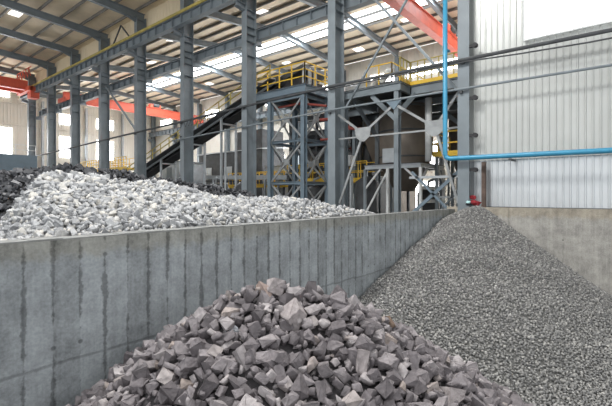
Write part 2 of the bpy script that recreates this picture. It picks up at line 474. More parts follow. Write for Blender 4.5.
# far hall walls
sheet_wall('wall_far', 'cream', 34.3, 59.4, 4.6, 0, 17.2, 'Y', 0.35, 0.03)
sheet_wall('wall_end', 'cream', 59.5, -6.0, 34.3, 0, 18.6, 'X', 0.35, 0.03)
sheet_wall('wall_side', 'cream', 4.62, 16.0, 34.3, 0, 17.4, 'X', 0.35, 0.03, face=1)
sheet_wall('wall_upper', 'beige', 16.02, 59.4, 4.8, 15.9, 17.95, 'Y', 0.4, 0.03)

EAVE = 17.92
def near_roof(x): return EAVE + 0.05 * (15.9 - x)
def far_roof(x): return 16.95 + 0.115 * (x - 16.0) if x < 25 else 16.95 + 1.035 - 0.07 * (x - 25)
struct('ceiling', MB().plate([(16.1, -9, near_roof(16.1)), (16.1, 59.6, near_roof(16.1)), (-5, 59.6, near_roof(-5)), (-5, -9, near_roof(-5))], 0.06), 'roof')
struct('ceiling_far_rise', MB().plate([(16.1, 4.6, far_roof(16.1)), (25, 4.6, far_roof(24.999)), (25, 59.6, far_roof(24.999)), (16.1, 59.6, far_roof(16.1))], 0.06), 'farroof')
struct('ceiling_far_fall', MB().plate([(25, 4.6, far_roof(25)), (34.4, 4.6, far_roof(34.4)), (34.4, 59.6, far_roof(34.4)), (25, 59.6, far_roof(25))], 0.06), 'farroof')

wn = [0]
def window(axis, fixed, a0, a1, z0, z1, bars=2, mat='window', face=-1, rows=1):
    """framed window standing 5 cm proud of its wall"""
    wn[0] += 1
    root = bpy.data.objects.new('window_%d' % wn[0], None); COL.objects.link(root)
    def bx(mb, u0, u1, w0, w1, f0, f1):
        lo, hi = sorted((fixed + face * f0, fixed + face * f1))
        if axis == 'X': mb.box(u0, u1, lo, hi, w0, w1)
        else: mb.box(lo, hi, u0, u1, w0, w1)
    root.location = ((a0 + a1) / 2, fixed, z0) if axis == 'X' else (fixed, (a0 + a1) / 2, z0)
    tag(root, kind='structure')
    p = MB(); bx(p, a0, a1, z0, z1, 0.05, 0.07); p.build('pane', mat, root)
    f = MB(); w = 0.05
    bx(f, a0 - w, a1 + w, z0 - w, z0, 0.03, 0.11); bx(f, a0 - w, a1 + w, z1, z1 + w, 0.03, 0.11)
    bx(f, a0 - w, a0, z0, z1, 0.03, 0.11); bx(f, a1, a1 + w, z0, z1, 0.03, 0.11)
    for i in range(1, bars): u = a0 + (a1 - a0) * i / bars; bx(f, u - 0.02, u + 0.02, z0, z1, 0.04, 0.085)
    for i in range(1, rows): z = z0 + (z1 - z0) * i / rows; bx(f, a0, a1, z - 0.02, z + 0.02, 0.04, 0.085)
    f.build('window_frame', 'whitesteel', root)

# end wall windows (near hall, then far hall), far side wall windows
window('X', 59.47, 10.0, 15.4, 9.0, 12.2, 5)
window('X', 59.47, 10.0, 15.1, 15.9, 16.6, 5)
window('X', 59.47, 20.6, 22.9, 9.0, 11.8, 2); window('X', 59.47, 20.6, 22.9, 13.4, 14.8, 2)
window('X', 59.47, 25.4, 27.8, 9.0, 11.8, 2); window('X', 59.47, 25.4, 27.8, 13.4, 14.8, 2)
for y in (56.0, 44.6, 33.0, 26.0, 18.6, 14.0):
    w_ = 1.5 if y != 14.0 else 2.4
    window('Y', 34.27, y - w_, y + w_, 14.6, 15.5, 3)
for y in (56.5, 50.5, 44.5, 38.5, 32.5, 26.5, 20.5, 14.5, 8.5):
    window('Y', 34.27, y - 1.2, y + 1.2, 6.2, 8.6, 3)
    window('Y', 34.27, y - 1.5, y + 1.5, 2.0, 5.2, 2)
# big translucent window high in the right wall
window('Y', 15.64, -4.0, 3.05, 9.35, 13.2, 5, 'bigwindow', rows=2)

# ================================================================== COLUMN ROW
ROWY = [5.03 + 6 * k for k in range(9)]
FARY = [5.09 + 6 * k for k in range(10)]
XC = 15.6
for k, y in enumerate(ROWY):
    lab = 'tall blue grey steel column, %s of the row counted from the pale profiled wall' % ORD[k + 1]
    if k == 0: lab = 'tall blue grey steel column at the edge of the pale profiled wall'
    t = thing('steel_column', (XC, y, 0), lab, 'column', 'columns between the two halls')
    MB().ibeam((XC, y, 0.04), (XC, y, 17.35), 0.42, 0.74, 0.035, up=(1, 0, 0)).build('column_shaft', 'steel', t)
    MB().box(XC - 0.45, XC + 0.45, y - 0.32, y + 0.32, 0, 0.04).build('base_plate', 'darksteel', t)
    st = MB()
    for z in (12.6, 13.0, 13.4, 14.0, 14.35, 11.8): st.box(XC - 0.33, XC + 0.33, y - 0.20, y + 0.20, z, z + 0.02)
    st.build('stiffener', 'steel', t)
    MB().ibeam((XC - 0.37, y, 14.42), (XC - 0.98, y, 14.50), 0.3, 0.30, 0.03).build('corbel', 'steel', t)
    MB().ibeam((XC + 0.37, y, 12.76), (XC + 0.98, y, 12.80), 0.3, 0.36, 0.03).build('corbel', 'steel', t)

# crane girders
def crane_girder(x, z1, dep, label, y0, y1, railmat):
    t = thing('crane_girder', (x, y0, z1), label, 'crane girder')
    MB().ibeam((x, y0, z1 - dep / 2), (x, y1, z1 - dep / 2), 0.38, dep, 0.035).build('beam', 'steel', t)
    y = y0 + 0.5; 
    while y < y1:
        MB().box(x - 0.17, x + 0.17, y, y + 0.025, z1 - dep + 0.04, z1 - 0.04).build('stiffener', 'steel', t)
        y += 1.0
    MB().box(x - 0.06, x + 0.06, y0, y1, z1, z1 + 0.14).build('crane_rail', railmat, t)
    if railmat == 'railyellow':
        MB().box(x - 0.26, x - 0.20, y0, y1, z1 + 0.0, z1 + 0.17).build('conductor_bar', 'railyellow', t)
    return t
crane_girder(14.68, 15.30, 0.62, 'grey crane girder topped by a faded yellow rail, on the camera side of the columns', 4.6, 53.4, 'railyellow')
crane_girder(16.55, 13.6, 0.58, 'grey crane girder in the far hall, behind the column row', 4.7, 53.4, 'darksteel')
crane_girder(33.3, 13.6, 0.6, 'grey crane girder along the far side wall of the far hall', 4.9, 59.3, 'darksteel')

# rafters and purlins
def rafter(mb, pts, w, h):
    for p, q in zip(pts[:-1], pts[1:]): mb.ibeam(p, q, w, h, 0.03)
for k, y in enumerate(ROWY):
    t = thing('roof_rafter', (XC, y, 17.3), 'grey near hall rafter on the %s column from the pale profiled wall' % ORD[k + 1], 'rafter', 'near hall rafters')
    zt = lambda x: near_roof(x) - 0.26
    b = MB(); b.ibeam((15.9, y, zt(15.9) - 0.28), (-4.9, y, zt(-4.9) - 0.28), 0.3, 0.55, 0.03)
    b.build('rafter_beam', 'steel', t)
    MB().plate([(15.28, y - 0.0, zt(15) - 0.54), (14.2, y, zt(14.2) - 0.54), (15.28, y, zt(15) - 0.85)], 0.03).build('haunch', 'steel', t)
for k, y in enumerate(FARY):
    t = thing('roof_rafter', (25, y, 16.6), 'grey rafter of the far hall roof, %s back from the pale profiled wall' % ORD[k + 1], 'rafter', 'far hall rafters')
    zt = lambda x: far_roof(x) - 0.24
    MB().ibeam((15.95, y, zt(16) - 0.25), (25, y, zt(24.99) - 0.25), 0.28, 0.5, 0.03).build('rafter_beam', 'steel', t)
    MB().ibeam((25, y, zt(25) - 0.25), (34.0, y, zt(34) - 0.25), 0.28, 0.5, 0.03).build('rafter_beam', 'steel', t)
    if k > 0:
        t = thing('wall_column', (33.9, y, 0), 'grey steel column against the far side wall, %s back from the near end' % ORD[k], 'column', 'columns of the far side wall')
        MB().ibeam((33.9, y, 0.03), (33.9, y, far_roof(34) - 0.74), 0.34, 0.55, 0.03, up=(1, 0, 0)).build('column_shaft', 'steel', t)
        MB().box(33.55, 34.2, y - 0.28, y + 0.28, 0, 0.03).build('base_plate', 'darksteel', t)
        MB().bar((33.6, y, 12.55), (33.1, y, 12.6), 0.28, 0.4).build('corbel', 'steel', t)
n = 0
x = 15.3
while x > -4.5:
    n += 1
    o = MB().bar((x, -8.9, near_roof(x) - 0.15), (x, 59.3, near_roof(x) - 0.15), 0.07, 0.22).build('roof_purlin', 'purlin')
    tag(o, 'purlin under the near hall roof, %s out from the beige cladding strip' % ORD[n], 'purlin', 'near hall purlins')
    x -= 1.5
n = 0
x = 17.0
while x < 34:
    n += 1
    o = MB().bar((x, 4.9, far_roof(x) - 0.14), (x, 59.3, far_roof(x) - 0.14), 0.07, 0.2).build('roof_purlin', 'purlin')
    tag(o, 'purlin under the far hall roof, %s in from the column row' % ORD[n], 'purlin', 'far hall purlins')
    x += 1.4

# skylights in the roofs
def skylight(x0, x1, y0, y1, fn, mat, label, group=None):
    z = lambda x: fn(x) - 0.045
    o = MB().plate([(x0, y0, z(x0)), (x1, y0, z(x1)), (x1, y1, z(x1)), (x0, y1, z(x0))], 0.02).build('roof_skylight', mat)
    tag(o, label, 'skylight', group)
skylight(26.2, 28.0, 6, 50, far_roof, 'skylight', 'long bright skylight strip just past the ridge of the far hall')
skylight(24.0, 24.9, 6, 50, far_roof, 'skylightdim', 'narrower bright skylight strip just before the ridge of the far hall')
for (x, y) in ((19.2, 30.5), (20.6, 21.0), (29.0, 13.5), (30.5, 27.5), (21.5, 38.2), (30.2, 40.0), (18.0, 44.0), (31.6, 19.6)):
    skylight(x, x + 0.8, y, y + 0.9, far_roof, 'smallsky', 'small square roof light in the far hall roof', 'small roof lights of the far hall')
for (x, y) in ((9.6, 37.0), (8.4, 44.2), (12.8, 24.6), (7.6, 50.5), (9.4, 31.6)):
    skylight(x, x + 0.75, y, y + 1.2, near_roof, 'smallsky', 'small square roof light in the near hall roof', 'small roof lights of the near hall')
for i, y in enumerate((-5, 1, 8)):
    skylight(-2.5, 4.5, y, y + 3.0, near_roof, 'skylight', 'broad bright skylight in the near hall roof over the heaps, %s from the front' % ORD[i + 1])

# girts and posts on the end wall
for i, z in enumerate((5.2, 8.4, 12.6, 15.2)):
    tag(MB().box(-5.8, 34.0, 59.30, 59.46, z, z + 0.14).build('wall_girt', 'cream'), 'horizontal girt on the end wall, %s from the bottom' % ORD[i + 1], 'girt', 'end wall girts')
for i, x in enumerate((9.0, 18.6, 23.9, 29.0)):
    tag(MB().ibeam((x, 59.1, 0.0), (x, 59.1, 16.0), 0.25, 0.35, 0.02, up=(0, 1, 0)).build('wall_post', 'palesteel'), 'pale post on the end wall, %s from the left' % ORD[i + 1], 'post', 'end wall posts')

# ---- bracing in the column row
def brace(p, q, r, label, mat='steel', flat=True):
    o = (MB().bar(p, q, r, r) if flat else MB().tube([p, q], r)).build('diagonal_brace', mat)
    return tag(o, label, 'brace')
XB = 15.62
brace((XB + 0.05, 10.55, 8.0), (XB + 0.05, 5.35, 15.0), 0.08, 'long diagonal rod rising to the right between the two columns nearest the pale wall')
brace((XB - 0.13, 10.85, 15.0), (XB - 0.13, 5.35, 8.0), 0.10, 'long diagonal brace falling to the right between the two columns nearest the pale wall')
brace((XB, 34.8, 13.2), (XB, 29.3, 8.6), 0.12, 'diagonal rod between the fifth and sixth columns, under the crane girders', 'steel')
brace((XB, 29.3, 5.4), (XB, 32.2, 3.4), 0.12, 'short leaning grey bar left of the fifth column, above the white stones', 'darksteel')
v = thing('v_brace', (XB, 32, 15.45), 'thin dark inverted V brace above the yellow railed girder', 'brace')
MB().bar((XB, 34.85, 15.45), (XB, 29.25, 15.45), 0.1, 0.12).build('tie_bar', 'steel', v)
MB().bar((XB, 34.3, 15.5), (XB, 32.1, 17.6), 0.09, 0.09).build('brace_bar', 'darksteel', v)
MB().bar((XB, 29.8, 15.5), (XB, 32.1, 17.6), 0.09, 0.09).build('brace_bar', 'darksteel', v)

# gusseted portal bracing between the first two columns
pb = thing('portal_bracing', (XB, 8.1, 6.6), 'grey gusset plate bracing shaped like a W between the two columns nearest the pale wall', 'bracing')
def barp(p, q, w=0.10): MB().bar((XB, *p), (XB, *q), w * 0.6, w).build('brace_bar', 'bracesteel', pb)
G1, G2, AP = (9.55, 6.75), (6.25, 6.68), (8.02, 7.85)
barp((10.9, 7.75), G1); barp(G1, AP); barp(AP, G2); barp(G2, (5.35, 7.9))
barp(G1, (10.85, 3.6)); barp(G2, (5.35, 3.7))
barp((10.9, 6.62), (5.3, 6.58), 0.07)
for (gy, gz) in (G1, G2):
    MB().plate([(XB - 0.05, gy + 0.42, gz + 0.27), (XB - 0.05, gy - 0.42, gz + 0.27), (XB - 0.05, gy - 0.36, gz - 0.15), (XB - 0.05, gy - 0.1, gz - 0.36), (XB - 0.05, gy + 0.1, gz - 0.36), (XB - 0.05, gy + 0.36, gz - 0.15)], 0.03).build('gusset_plate', 'bracesteel', pb)
MB().plate([(XB - 0.05, 8.4, 8.0), (XB - 0.05, 7.65, 8.0), (XB - 0.05, 8.02, 7.6)], 0.03).build('gusset_plate', 'bluesteel', pb)
lb = thing('lower_bracing', (16.4, 6.5, 3.4), 'grey crossing bars low beside the edge column of the pale wall', 'bracing')
MB().bar((16.4, 7.6, 3.2), (16.4, 5.4, 5.1), 0.08, 0.14).build('brace_bar', 'bluesteel', lb)
MB().bar((16.4, 7.6, 5.0), (16.4, 5.6, 3.0), 0.08, 0.10).build('brace_bar', 'bluesteel', lb)
MB().bar((16.4, 7.7, 4.75), (16.4, 5.3, 4.75), 0.08, 0.10).build('brace_bar', 'palesteel', lb)

# ---- pipes along the row
XP = 15.12
p1 = thing('dark_service_pipe', (XP, 4, 8.9), 'long dark pipe crossing in front of all the columns and high on the pale wall', 'pipe')
pts = [(XP, -8.9, 8.86), (XP, 4.5, 8.95), (XP, 11, 9.0), (XP, 17, 8.9), (XP, 23, 8.74), (XP, 35, 8.5), (XP, 52, 8.12)]
MB().tube(pts, 0.068, 8).build('pipe_run', 'darksteel', p1)
for y in ROWY[:8]:
    zz = np.interp(y, [p[1] for p in pts], [p[2] for p in pts])
    MB().box(XP - 0.02, XC - 0.31, y - 0.05, y + 0.05, zz - 0.13, zz - 0.055).build('pipe_bracket', 'darksteel', p1)
for k in range(11):
    y = 18.6 + 0.42 * k + random.uniform(-.1, .1); zz = np.interp(y, [p[1] for p in pts], [p[2] for p in pts])
    MB().tube([(XP, y, zz - 0.05), (XP, y + 0.06, zz - 0.22), (XP, y + 0.2, zz - random.uniform(.3, .42)), (XP, y + 0.3, zz - 0.08)], 0.015, 5).build('cable_loop', 'darksteel', p1)
p1b = tag(MB().tube([(XP - 0.02, y, z) for (y, z) in ((-8.9, 8.58), (-3, 8.66), (1.2, 8.68), (3.2, 8.76), (4.8, 8.86), (11.0, 8.87))], 0.028, 7).build('power_cable', 'darksteel'), 'thin dark cable sagging just below the upper pipe on the pale wall', 'cable')
p2 = thing('thin_service_pipe', (XP, 4, 7.8), 'thinner grey pipe running along the pale wall below the dark pipe', 'pipe')
MB().tube([(XP, -8.9, 7.84), (XP, 11, 7.92), (XP, 24, 7.6)], 0.045, 8).build('pipe_run', 'steel', p2)
for y in (-1, 5.09, 11.09, 17.09, 23.09): MB().box(XP, XC - 0.31 if y > 5 else 15.7, y - 0.05, y + 0.05, 7.76, 7.84).build('pipe_bracket', 'darksteel', p2)
bp = thing('blue_water_pipe', (15.0, 5.75, 5.3), 'bright blue pipe coming straight down and turning along the pale wall', 'pipe')
pl = [(15.0, 5.62, 17.4), (15.0, 5.62, 5.55)] + [(15.0, 5.62 - 0.2 + 0.2 * math.cos(a), 5.55 - 0.2 * math.sin(a)) for a in [math.pi / 2 * i / 6 for i in range(1, 7)]] + [(15.0, 2.0, 5.33), (15.0, -8.9, 5.26)]
MB().tube(pl, 0.085, 14).build('pipe_run', 'blue', bp, True)
for (y, z) in ((5.62, 9.4), (5.62, 13.4)): MB().box(15.0, 15.25, y - 0.1, y + 0.03, z, z + 0.05).build('pipe_clamp', 'blue', bp)
for y in (3.4, -0.5): MB().box(14.96, 15.66, y - 0.04, y + 0.04, 5.18, 5.24).build('pipe_clamp', 'darksteel', bp)
# stub brackets on the edge column
for i, z in enumerate((9.45, 7.55, 6.18, 4.92)):
    o = thing('conduit_bracket', (15.3, 4.8, z), 'small black bracket on the right flank of the edge column, %s from the top' % ORD[i + 1], 'bracket', 'brackets on the edge column')
    MB().box(15.24, 15.32, 4.55, 4.93, z - 0.05, z + 0.05).build('bracket_arm', 'black', o)
    MB().tube([(15.2, 4.62, z), (15.36, 4.62, z)], 0.085, 10).build('clamp', 'black', o)
tag(MB().ibeam((15.42, 4.36, 3.56), (15.42, 4.36, 5.2), 0.14, 0.12, 0.02, up=(1, 0, 0)).build('brown_post', 'brownsteel'), 'short rusty brown post holding the blue pipe against the pale wall', 'post')

# red bundle on the wall by the column
def lump(c, s, seed, sub=3, noise=0.05, cuts=7):
    v, f = rock_verts(sub, cuts, np.random.default_rng(seed), noise, 0.45, 0.9)
    v = v * np.array(s) + np.array(c); return v.tolist(), f.tolist()
rb = thing('cloth_bundle', (15.4, 4.85, 3.56), 'small crumpled dark red bundle beside the edge column, on the concrete wall', 'bundle')
MB().add(*lump((15.36, 4.72, 3.72), (0.13, 0.17, 0.13), 3)).build('cloth_fold', 'redcloth', rb)
MB().add(*lump((15.38, 4.74, 3.92), (0.09, 0.13, 0.10), 4)).build('cloth_fold', 'redcloth', rb)
MB().add(*lump((15.36, 4.58, 3.68), (0.10, 0.20, 0.10), 5)).build('cloth_fold', 'redcloth', rb)
MB().add(*lump((15.24, 4.86, 3.74), (0.08, 0.10, 0.07), 6)).build('pale_teal_cloth', 'tealcloth', rb)
MB().add(*lump((15.26, 4.84, 3.65), (0.09, 0.13, 0.06), 8)).build('dark_cloth', 'darkcloth', rb)

# ================================================================== BRIDGE CRANES
def bridge_crane(y, x0, x1, z, label, gap=1.6, dep=0.75, lattice=False):
    t = thing('bridge_crane', (x0, y, z), label, 'overhead crane')
    for s in ((0, 1) if gap else (0,)):
        yy = y + s * gap
        MB().box(x0, x1, yy - 0.02, yy + 0.30, z, z + dep).build('bridge_girder', 'red', t)
        f = MB().box(x0, x1, yy - 0.10, yy + 0.38, z - 0.04, z); f.box(x0, x1, yy - 0.10, yy + 0.38, z + dep, z + dep + 0.04)
        f.build('girder_flange', 'red', t)
    for x in (x0, x1):
        e = MB().box(x - 0.2, x + 0.2, y - 0.9, y + gap + 1.1, z - 0.15, z + 0.28)
        e.build('end_carriage', 'red', t)
    xm = x0 + (x1 - x0) * 0.62
    MB().box(xm - 0.7, xm + 0.7, y - 0.1, y + gap + 0.35, z + dep + 0.05, z + dep + 0.45).build('trolley', 'red', t)
    MB().tube([(xm - 0.3, y + gap / 2, z + dep + 0.3), (xm + 0.5, y + gap / 2, z + dep + 0.3)], 0.22, 12).build('hoist_drum', 'darksteel', t)
    return t
bridge_crane(9.7, 16.55, 33.2, 13.90, 'near red overhead crane bridge, seen from below at the top right of the far hall', 0, 0.8)
bridge_crane(46.4, 16.55, 33.2, 13.85, 'distant red overhead crane bridge deep in the far hall behind the columns', 0, 0.9)
nc = bridge_crane(49.5, -4.6, 14.2, 15.0, 'red overhead crane bridge across the near hall at the far left', 1.8, 0.9)
cgb = MB()
for i in range(5):
    cgb.bar((13.9, 47.6 + i * 0.9, 16.1), (13.9, 48.2 + i * 0.9, 17.0), 0.06, 0.06); cgb.bar((13.9, 48.2 + i * 0.9, 17.0), (13.9, 48.5 + i * 0.9, 16.1), 0.06, 0.06)
cgb.bar((13.9, 47.4, 17.0), (13.9, 51.9, 17.0), 0.06, 0.06)
cgb.build('lattice_guard', 'red', nc)
cab = MB().box(14.2, 15.0, 48.6, 49.6, 14.1, 15.3)
cab.build('control_cabinet', 'red', nc)

# ================================================================== MILL STRUCTURE (far hall)
def railing(parent, pts, z, h=1.1, gap=1.2, mat='yellow', r=0.028, toe=True, mids=(0.5,)):
    m = MB()
    for p, q in zip(pts[:-1], pts[1:]):
        pz = p[2] if len(p) > 2 else z; qz = q[2] if len(q) > 2 else z
        for f in (1.0,) + tuple(mids): m.bar((p[0], p[1], pz + h * f), (q[0], q[1], qz + h * f), 2 * r, 2 * r)
        if toe: m.bar((p[0], p[1], pz + 0.08), (q[0], q[1], qz + 0.08), 0.02, 0.15)
    ra = m.build('railing', mat, parent)
    for p, q in zip(pts[:-1], pts[1:]):
        pz = p[2] if len(p) > 2 else z; qz = q[2] if len(q) > 2 else z
        L = math.dist(p[:2], q[:2]); k = max(1, round(L / gap))
        for i in range(k + 1):
            u = i / k; x, y, zz = p[0] + (q[0] - p[0]) * u, p[1] + (q[1] - p[1]) * u, pz + (qz - pz) * u
            MB().box(x - r, x + r, y - r, y + r, zz, zz + h).build('post', mat, ra)
    return ra

# braced tower
tw = thing('steel_tower', (17.5, 14.58, 0), 'square braced steel tower with a yellow railed platform on top', 'tower')
TX, TY, TZ = (17.5, 19.75), (14.58, 17.2), 9.85
for x in TX:
    for y in TY:
        MB().ibeam((x, y, 0), (x, y, TZ), 0.26, 0.30, 0.02, up=(1, 0, 0)).build('leg', 'bluesteel', tw)
def face(a, b):
    lv = [(0.3, 2.45), (2.45, 4.7), (4.7, 7.12), (7.12, 9.7)]
    for (z0, z1) in lv:
        if z0 > 4 or True:
            MB().bar((*a, z0), (*b, z1), 0.05, 0.11).build('cross_brace', 'bracesteel', tw)
            MB().bar((*a, z1), (*b, z0), 0.05, 0.11).build('cross_brace', 'bracesteel', tw)
            m = ((a[0] + b[0]) / 2, (a[1] + b[1]) / 2); zc = (z0 + z1) / 2
            d = Vector((b[0] - a[0], b[1] - a[1], 0)).normalized() * 0.2; c = Vector((*m, zc))
            MB().plate([c - d + Vector((0, 0, .1)), c + Vector((0, 0, .19)), c + d + Vector((0, 0, .1)), c + d - Vector((0, 0, .1)), c - Vector((0, 0, .19)), c - d - Vector((0, 0, .1))], 0.09).build('gusset_plate', 'bracesteel', tw)
    for z in (2.45, 4.7, 7.12, 9.6):
        MB().ibeam((*a, z), (*b, z), 0.14, 0.16, 0.02).build('strut', 'bluesteel', tw)
face((17.5, 14.58), (17.5, 17.2)); face((17.5, 14.58), (19.75, 14.58)); face((19.75, 14.58), (19.75, 17.2)); face((17.5, 17.2), (19.75, 17.2))
MB().box(17.3, 21.2, 14.35, 18.3, 10.17, 10.25).build('platform_deck', 'darksteel', tw)
e = MB()
e.ibeam((17.35, 14.35, 9.98), (17.35, 18.3, 9.98), 0.16, 0.40, 0.02); e.ibeam((17.35, 14.4, 9.98), (21.2, 14.4, 9.98), 0.16, 0.40, 0.02)
e.ibeam((21.15, 14.4, 9.98), (21.15, 18.3, 9.98), 0.16, 0.40, 0.02); e.ibeam((17.35, 18.25, 9.98), (21.2, 18.25, 9.98), 0.16, 0.40, 0.02)
e.build('edge_beam', 'bluesteel', tw)
railing(tw, [(17.35, 18.25), (17.35, 14.4), (21.15, 14.4)], 10.25, 1.2, 1.0, toe=False, mids=(0.33, 0.66))
railing(tw, [(21.15, 14.4), (21.15, 18.25)], 10.25, 1.2, 1.0, toe=False, mids=(0.33, 0.66))

# machinery on the tower
cr = thing('screen_machine', (19, 16.3, 10.25), 'black and grey screening machine on the tower platform behind the yellow railing', 'machine')
MB().box(18.3, 20.6, 15.6, 17.4, 10.55, 11.0).build('machine_frame', 'black', cr)
m_ = MB(); m_.plate([(18.2, 17.6, 11.0), (20.6, 17.6, 11.0), (20.6, 15.2, 11.55), (18.2, 15.2, 11.55)], 0.3); m_.build('screen_box', 'darksteel', cr)
for (x, y) in ((18.0, 15.0), (18.35, 14.85), (18.8, 14.8)):
    MB().lathe(x, y, [(0.11, 10.25), (0.11, 11.3), (0.05, 11.4)], 12).build('grey_cylinder', 'palesteel', cr)
for (x, y) in ((18.5, 15.8), (20.4, 15.8), (18.5, 17.2), (20.4, 17.2)): MB().box(x - .08, x + .08, y - .08, y + .08, 10.25, 10.55).build('foot', 'black', cr)

# inclined conveyor rising to the tower
def conveyor(name, a, b, w, label, railm='yellow', legs=(), walkway=True):
    a, b = Vector(a), Vector(b)
    t = thing(name, (a.x, a.y, 0), label, 'conveyor')
    dr = (b - a).normalized(); side = dr.cross(Vector((0, 0, 1))).normalized()
    n = side.cross(dr).normalized()
    for s in (-1, 1):
        MB().bar(a + side * s * w / 2, b + side * s * w / 2, 0.10, 0.32).build('side_frame', 'palesteel', t)
    MB().bar(a + n * 0.12, b + n * 0.12, w - 0.15, 0.05).build('belt', 'black', t)
    MB().bar(a - n * 0.35, b - n * 0.35, w - 0.2, 0.05).build('return_belt', 'black', t)
    k = int((b - a).length / 1.6)
    r = MB()
    for i in range(k + 1):
        p = a + (b - a) * (i / k)
        r.bar(p - side * w / 2 - n * .12, p + side * w / 2 - n * .12, 0.08, 0.1)
    r.build('idler_rollers', 'darksteel', t)
    MB().tube([b - side * w / 2 + n * 0, b + side * w / 2], 0.28, 14).build('head_pulley', 'darksteel', t)
    if walkway:
        for s in (-1, 1):
            o = side * s * (w / 2 + 0.28)
            MB().bar(a + o + n * 0.0, b + o, 0.5, 0.06).build('walkway', 'darksteel', t)
            oo = side * s * (w / 2 + 0.5)
            railing(t, [tuple(a + oo), tuple(b + oo)], 0, 0.8, 1.2, railm, toe=False)
    for (u, base) in legs:
        p = a + (b - a) * u
        for s in (-1, 1):
            q = p + side * s * (w / 2 + 0.1)
            MB().bar((q.x, q.y, base), (q.x, q.y, q.z - 0.15), 0.13, 0.13).build('support_leg', 'palesteel', t)
        MB().bar(p - side * (w / 2 + .1) - Vector((0, 0, 0.5)), p + side * (w / 2 + .1) - Vector((0, 0, 0.5)), 0.1, 0.12).build('leg_tie', 'palesteel', t)
    return t
conveyor('inclined_conveyor', (18.3, 35.0, 5.35), (18.3, 17.0, 10.95), 1.1, 'long railed conveyor climbing from the dark stones up to the tower platform', 'railyellow', legs=((0.3, 0), (0.52, 0), (0.72, 0)))
conveyor('low_conveyor', (23.0, 30.5, 5.6), (21.0, 18.5, 5.2), 1.0, 'dark low conveyor under the long climbing conveyor', 'railyellow', legs=((0.2, 0), (0.8, 0)), walkway=False)
conveyor('feed_conveyor', (24.6, 15.5, 5.0), (20.2, 12.9, 9.9), 0.9, 'dark steep conveyor between tower and silo', 'railyellow', legs=((0.3, 0),), walkway=False)

# big railed platform over the silo
pf = thing('mill_platform', (16.6, 8.1, 0), 'large grey platform with yellow toe boards between the tower and the edge column', 'platform')
MB().box(16.35, 26, 8.1, 11.4, 8.95, 9.03).box(20, 26, 11.4, 14.0, 8.95, 9.03).build('platform_deck', 'darksteel', pf)
MB().box(17.4, 26, 5.5, 8.1, 8.95, 9.03).build('platform_deck', 'darksteel', pf)
e = MB()
e.ibeam((16.35, 8.1, 8.78), (16.35, 11.4, 8.78), 0.15, 0.35, 0.02); e.ibeam((16.35, 8.15, 8.78), (17.4, 8.15, 8.78), 0.15, 0.35, 0.02)
e.ibeam((17.42, 8.1, 8.78), (17.42, 5.5, 8.78), 0.15, 0.40, 0.02); e.ibeam((16.35, 11.35, 8.78), (20, 11.35, 8.78), 0.15, 0.35, 0.02); e.ibeam((20, 13.95, 8.78), (26, 13.95, 8.78), 0.15, 0.35, 0.02)
for x in (20.1, 22, 24.5): e.ibeam((x, 5.5, 8.78), (x, 14, 8.78), 0.14, 0.33, 0.02)
e.build('edge_beam', 'steel', pf)
for (x, y) in ((16.45, 8.3), (16.6, 11.2), (20.9, 6.6), (20.9, 11.8), (25.5, 5.8), (25.5, 9.8), (25.5, 13.7), (21.4, 13.7)):
    MB().ibeam((x, y, 0), (x, y, 8.6), 0.22, 0.28, 0.02, up=(1, 0, 0)).build('leg', 'steel', pf)
for p, q in (((16.45, 8.3, 7.3), (16.45, 9.6, 8.6)), ((16.45, 8.3, 7.6), (17.4, 7.9, 8.6)), ((19.5, 10.9, 6.9), (17.0, 10.9, 8.6)), ((20.9, 6.6, 7.2), (20.9, 8.2, 8.6))):
    MB().bar(p, q, 0.12, 0.2).build('knee_brace', 'steel', pf)
MB().bar((17.36, 8.15, 9.1), (17.36, 5.5, 9.1), 0.03, 0.16).build('toe_board', 'yellow', pf)
MB().bar((16.35, 8.15, 9.1), (17.4, 8.15, 9.1), 0.03, 0.16).build('toe_board', 'yellow', pf)
railing(pf, [(17.4, 8.1), (17.4, 5.5)], 9.03, 1.05, 0.33, 'railyellow', r=0.022, toe=False)
railing(pf, [(16.4, 8.15), (17.4, 8.15)], 9.03, 1.05, 0.35, 'railyellow', r=0.022, toe=False)
railing(pf, [(18.8, 11.3), (18.8, 9.8), (25.0, 9.8)], 9.7, 1.1, 1.0, 'yellow', toe=False)

dm = thing('drum_screen', (20.2, 11.6, 9.03), 'white and grey rotating drum machine on the large platform', 'machine')
MB().tube([(19.6, 13.1, 9.75), (19.6, 10.9, 9.75)], 0.55, 20).build('drum', 'palesteel', dm, True)
for y in (12.9, 12.0, 11.1):
    MB().tube([(19.6, y - .06, 9.75), (19.6, y + .06, 9.75)], 0.62, 20).build('drum_ring', 'whitesteel', dm)
for y in (12.9, 11.1): MB().box(19.1, 20.1, y - 0.12, y + 0.12, 9.03, 9.4).build('cradle', 'darksteel', dm)
MB().box(19.1, 20.0, 10.0, 10.8, 9.03, 9.95).build('motor_housing', 'darksteel', dm)
MB().tube([(19.2, 10.6, 10.0), (19.2, 10.2, 10.5), (19.2, 9.9, 10.5)], 0.16, 10).build('duct', 'whitesteel', dm)

